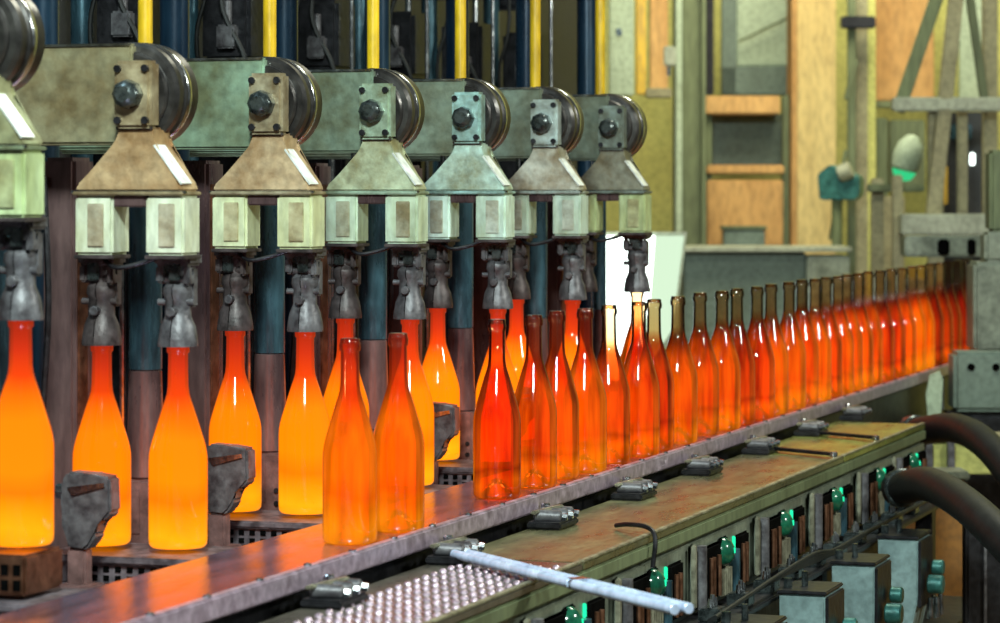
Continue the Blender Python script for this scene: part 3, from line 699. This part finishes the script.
bgthing('steel_scaffold', 950,560,10.6, 'weathered steel scaffold frame with diagonal brace at upper right', 'scaffold', [
  ('upright','scaff',[(929,100,944,560,10.6,.06),(984,-100,998,560,10.7,.06),(958,110,968,225,10.65,.04)]),
  ('cross_bar','palegrey',[(893,97,1060,111,10.55,.06),(902,214,1060,235,10.5,.12)]),
  ('diagonal_brace','scaff',[(933,215,962,-60,10.58,.05,.05)]),
  ('rear_brace','olive',[(898,112,946,-30,10.66,.045,.045),(966,-30,985,105,10.66,.03,.03)]),
  ('short_post','scaff',[(893,175,903,560,10.6,.05),(872,178,884,560,10.8,.05)]),
  ('under_bar','olive',[(868,184,925,192,10.75,.05)])])
bgthing('rear_pump', 900,560,12.3, 'olive-grey pump housing with curled pipe below the scaffold', 'pump', [
  ('pump_body','scaff',[(872,196,905,280,12.3,.3)]), ('pump_head','olive',[(876,118,888,196,12.3,.15),(890,120,925,186,12.4,.1)]), ('pump_base','panel',[(874,280,930,560,12.3,.3)])])
t = empty('green_lamp', at(903,176,10.9), 'pale conical lamp with green glow inside the scaffold', 'lamp'); o_ = Vector(t.location)
m = MB(); m.lathe([(.02,0),(.05,.03),(.055,.07),(.045,.12),(.02,.15),(0,.155)], (0,0,0), (.25,0,1)); m.build('lamp_shade', M['palegreen'], t)
m = MB(); m.lathe([(0,-.02),(.03,-.01),(.045,.018),(.02,.03)], (0,0,0), (.25,0,1)); m.build('lamp_lens', glow('green_lamp_glow',(.05,.8,.3),.8), t)
bgthing('control_desk', 975,225,11.0, 'dark control desk with white light behind the scaffold', 'desk', [
  ('desk_body','walldark',[(944,112,984,560,11.2,.2)]), ('indicator','lampg',[(971,153,975,165,11.15,.03)]), ('screen','blue',[(950,124,972,140,11.17,.02)]), ('yellow_tank','yellow',[(936,165,948,205,11.1,.06)]) ])
bgthing('lower_crossbeam', 960,250,9.2, 'dark crossbeam with square openings under the pale scaffold bar', 'beam', [
  ('beam_body','panel',[(905,236,1060,257,9.4,.12)]), ('opening','hole',[(938,239,950,255,9.38,.02),(968,239,976,255,9.38,.02)]), ('post','panel',[(1048,257,1060,560,9.4,.08)])])
# yellow uprights between last section and green pillar
bgthing('yellow_duct', 650,560,11.8, 'bright yellow vertical duct with tan pipe right of the last yellow pipe', 'duct', [
  ('duct_body','yellow',[(636,-100,646,95,11.8,.06)]), ('tan_pipe','tan',[(650,-100,668,92,11.8,.06)]), ('pipe_end','scaff',[(646,88,672,98,11.78,.08)])])
bgthing('wall_locker', 600,560,11.4, 'pale panel with yellow edge directly behind the last arm', 'panel', [
  ('yellow_edge','yellow',[(592,-100,600,100,11.4,.05)]), ('pale_sheet','palegreen',[(609,-100,634,96,11.5,.05)]), ('olive_edge','olive',[(579,-100,592,235,11.45,.1)]), ('knob','nut',[(616,28,622,36,11.38,.05)])])
bgthing('white_handle', 668,60,11.6, 'small pale grey switch box on the tan pipe', 'switch', [('box_body','palegrey',[(664,46,676,66,11.6,.05)]), ('lever','nut',[(667,66,671,76,11.6,.02)])])

# ------------------------------------------------------------------ lights
def area(name, loc, to, size, power, col, sy=None):
    l = bpy.data.lights.new(name, 'AREA'); l.energy = power; l.color = col; l.size = size
    if sy: l.shape = 'RECTANGLE'; l.size_y = sy
    o = bpy.data.objects.new(name, l); C.objects.link(o); o.location = loc
    o.rotation_euler = (Vector(to)-Vector(loc)).to_track_quat('-Z','Y').to_euler(); return o
area('hall_lamp_key', (-.8, 1.6, 3.4), (-1.9, 5.0, 1.5), .45, 215, (.85,1,.95))
area('hall_lamp_side', (1.2, 5.0, 3.2), (-1.8, 5.6, 1.3), .35, 90, (.95,1,.9))
area('hall_lamp_top', (-1.2, 7.5, 4.2), (-1.7, 7.0, 1.0), .7, 70, (1,1,.8))
area('hall_lamp_back', (-2.2, 10.5, 4.6), (-2.6, 14, 1.2), 2.0, 250, (1,.93,.68))
area('hall_lamp_left', (-2.6, 3.4, 3.6), (-2.4, 5.5, 1.7), .6, 22, (.6,.85,1))
w = bpy.data.worlds.new('World'); bpy.context.scene.world = w; w.use_nodes = True
w.node_tree.nodes['Background'].inputs[0].default_value = (.55,.62,.60,1); w.node_tree.nodes['Background'].inputs[1].default_value = .15

# ------------------------------------------------------------------ camera
cd = bpy.data.cameras.new('camera'); cam = bpy.data.objects.new('camera', cd); C.objects.link(cam)
cam.location = (0,0,CAMZ); cam.rotation_euler = (PI/2, 0, TH)
cd.sensor_fit = 'HORIZONTAL'; cd.sensor_width = 36; cd.lens = 36*F/1000
cd.shift_x = 0; cd.shift_y = -(311.5-190)/1000
cd.clip_start = .1; cd.clip_end = 100
cd.dof.use_dof = True; cd.dof.focus_distance = 5.3; cd.dof.aperture_fstop = 7.0
sc = bpy.context.scene; sc.camera = cam
sc.view_settings.view_transform = 'Standard'; sc.view_settings.look = 'None'; sc.view_settings.gamma = 1; sc.view_settings.exposure = 0
sc.view_settings.use_curve_mapping = False
sc.cycles.transparent_max_bounces = 48
sc.cycles.max_bounces = 6
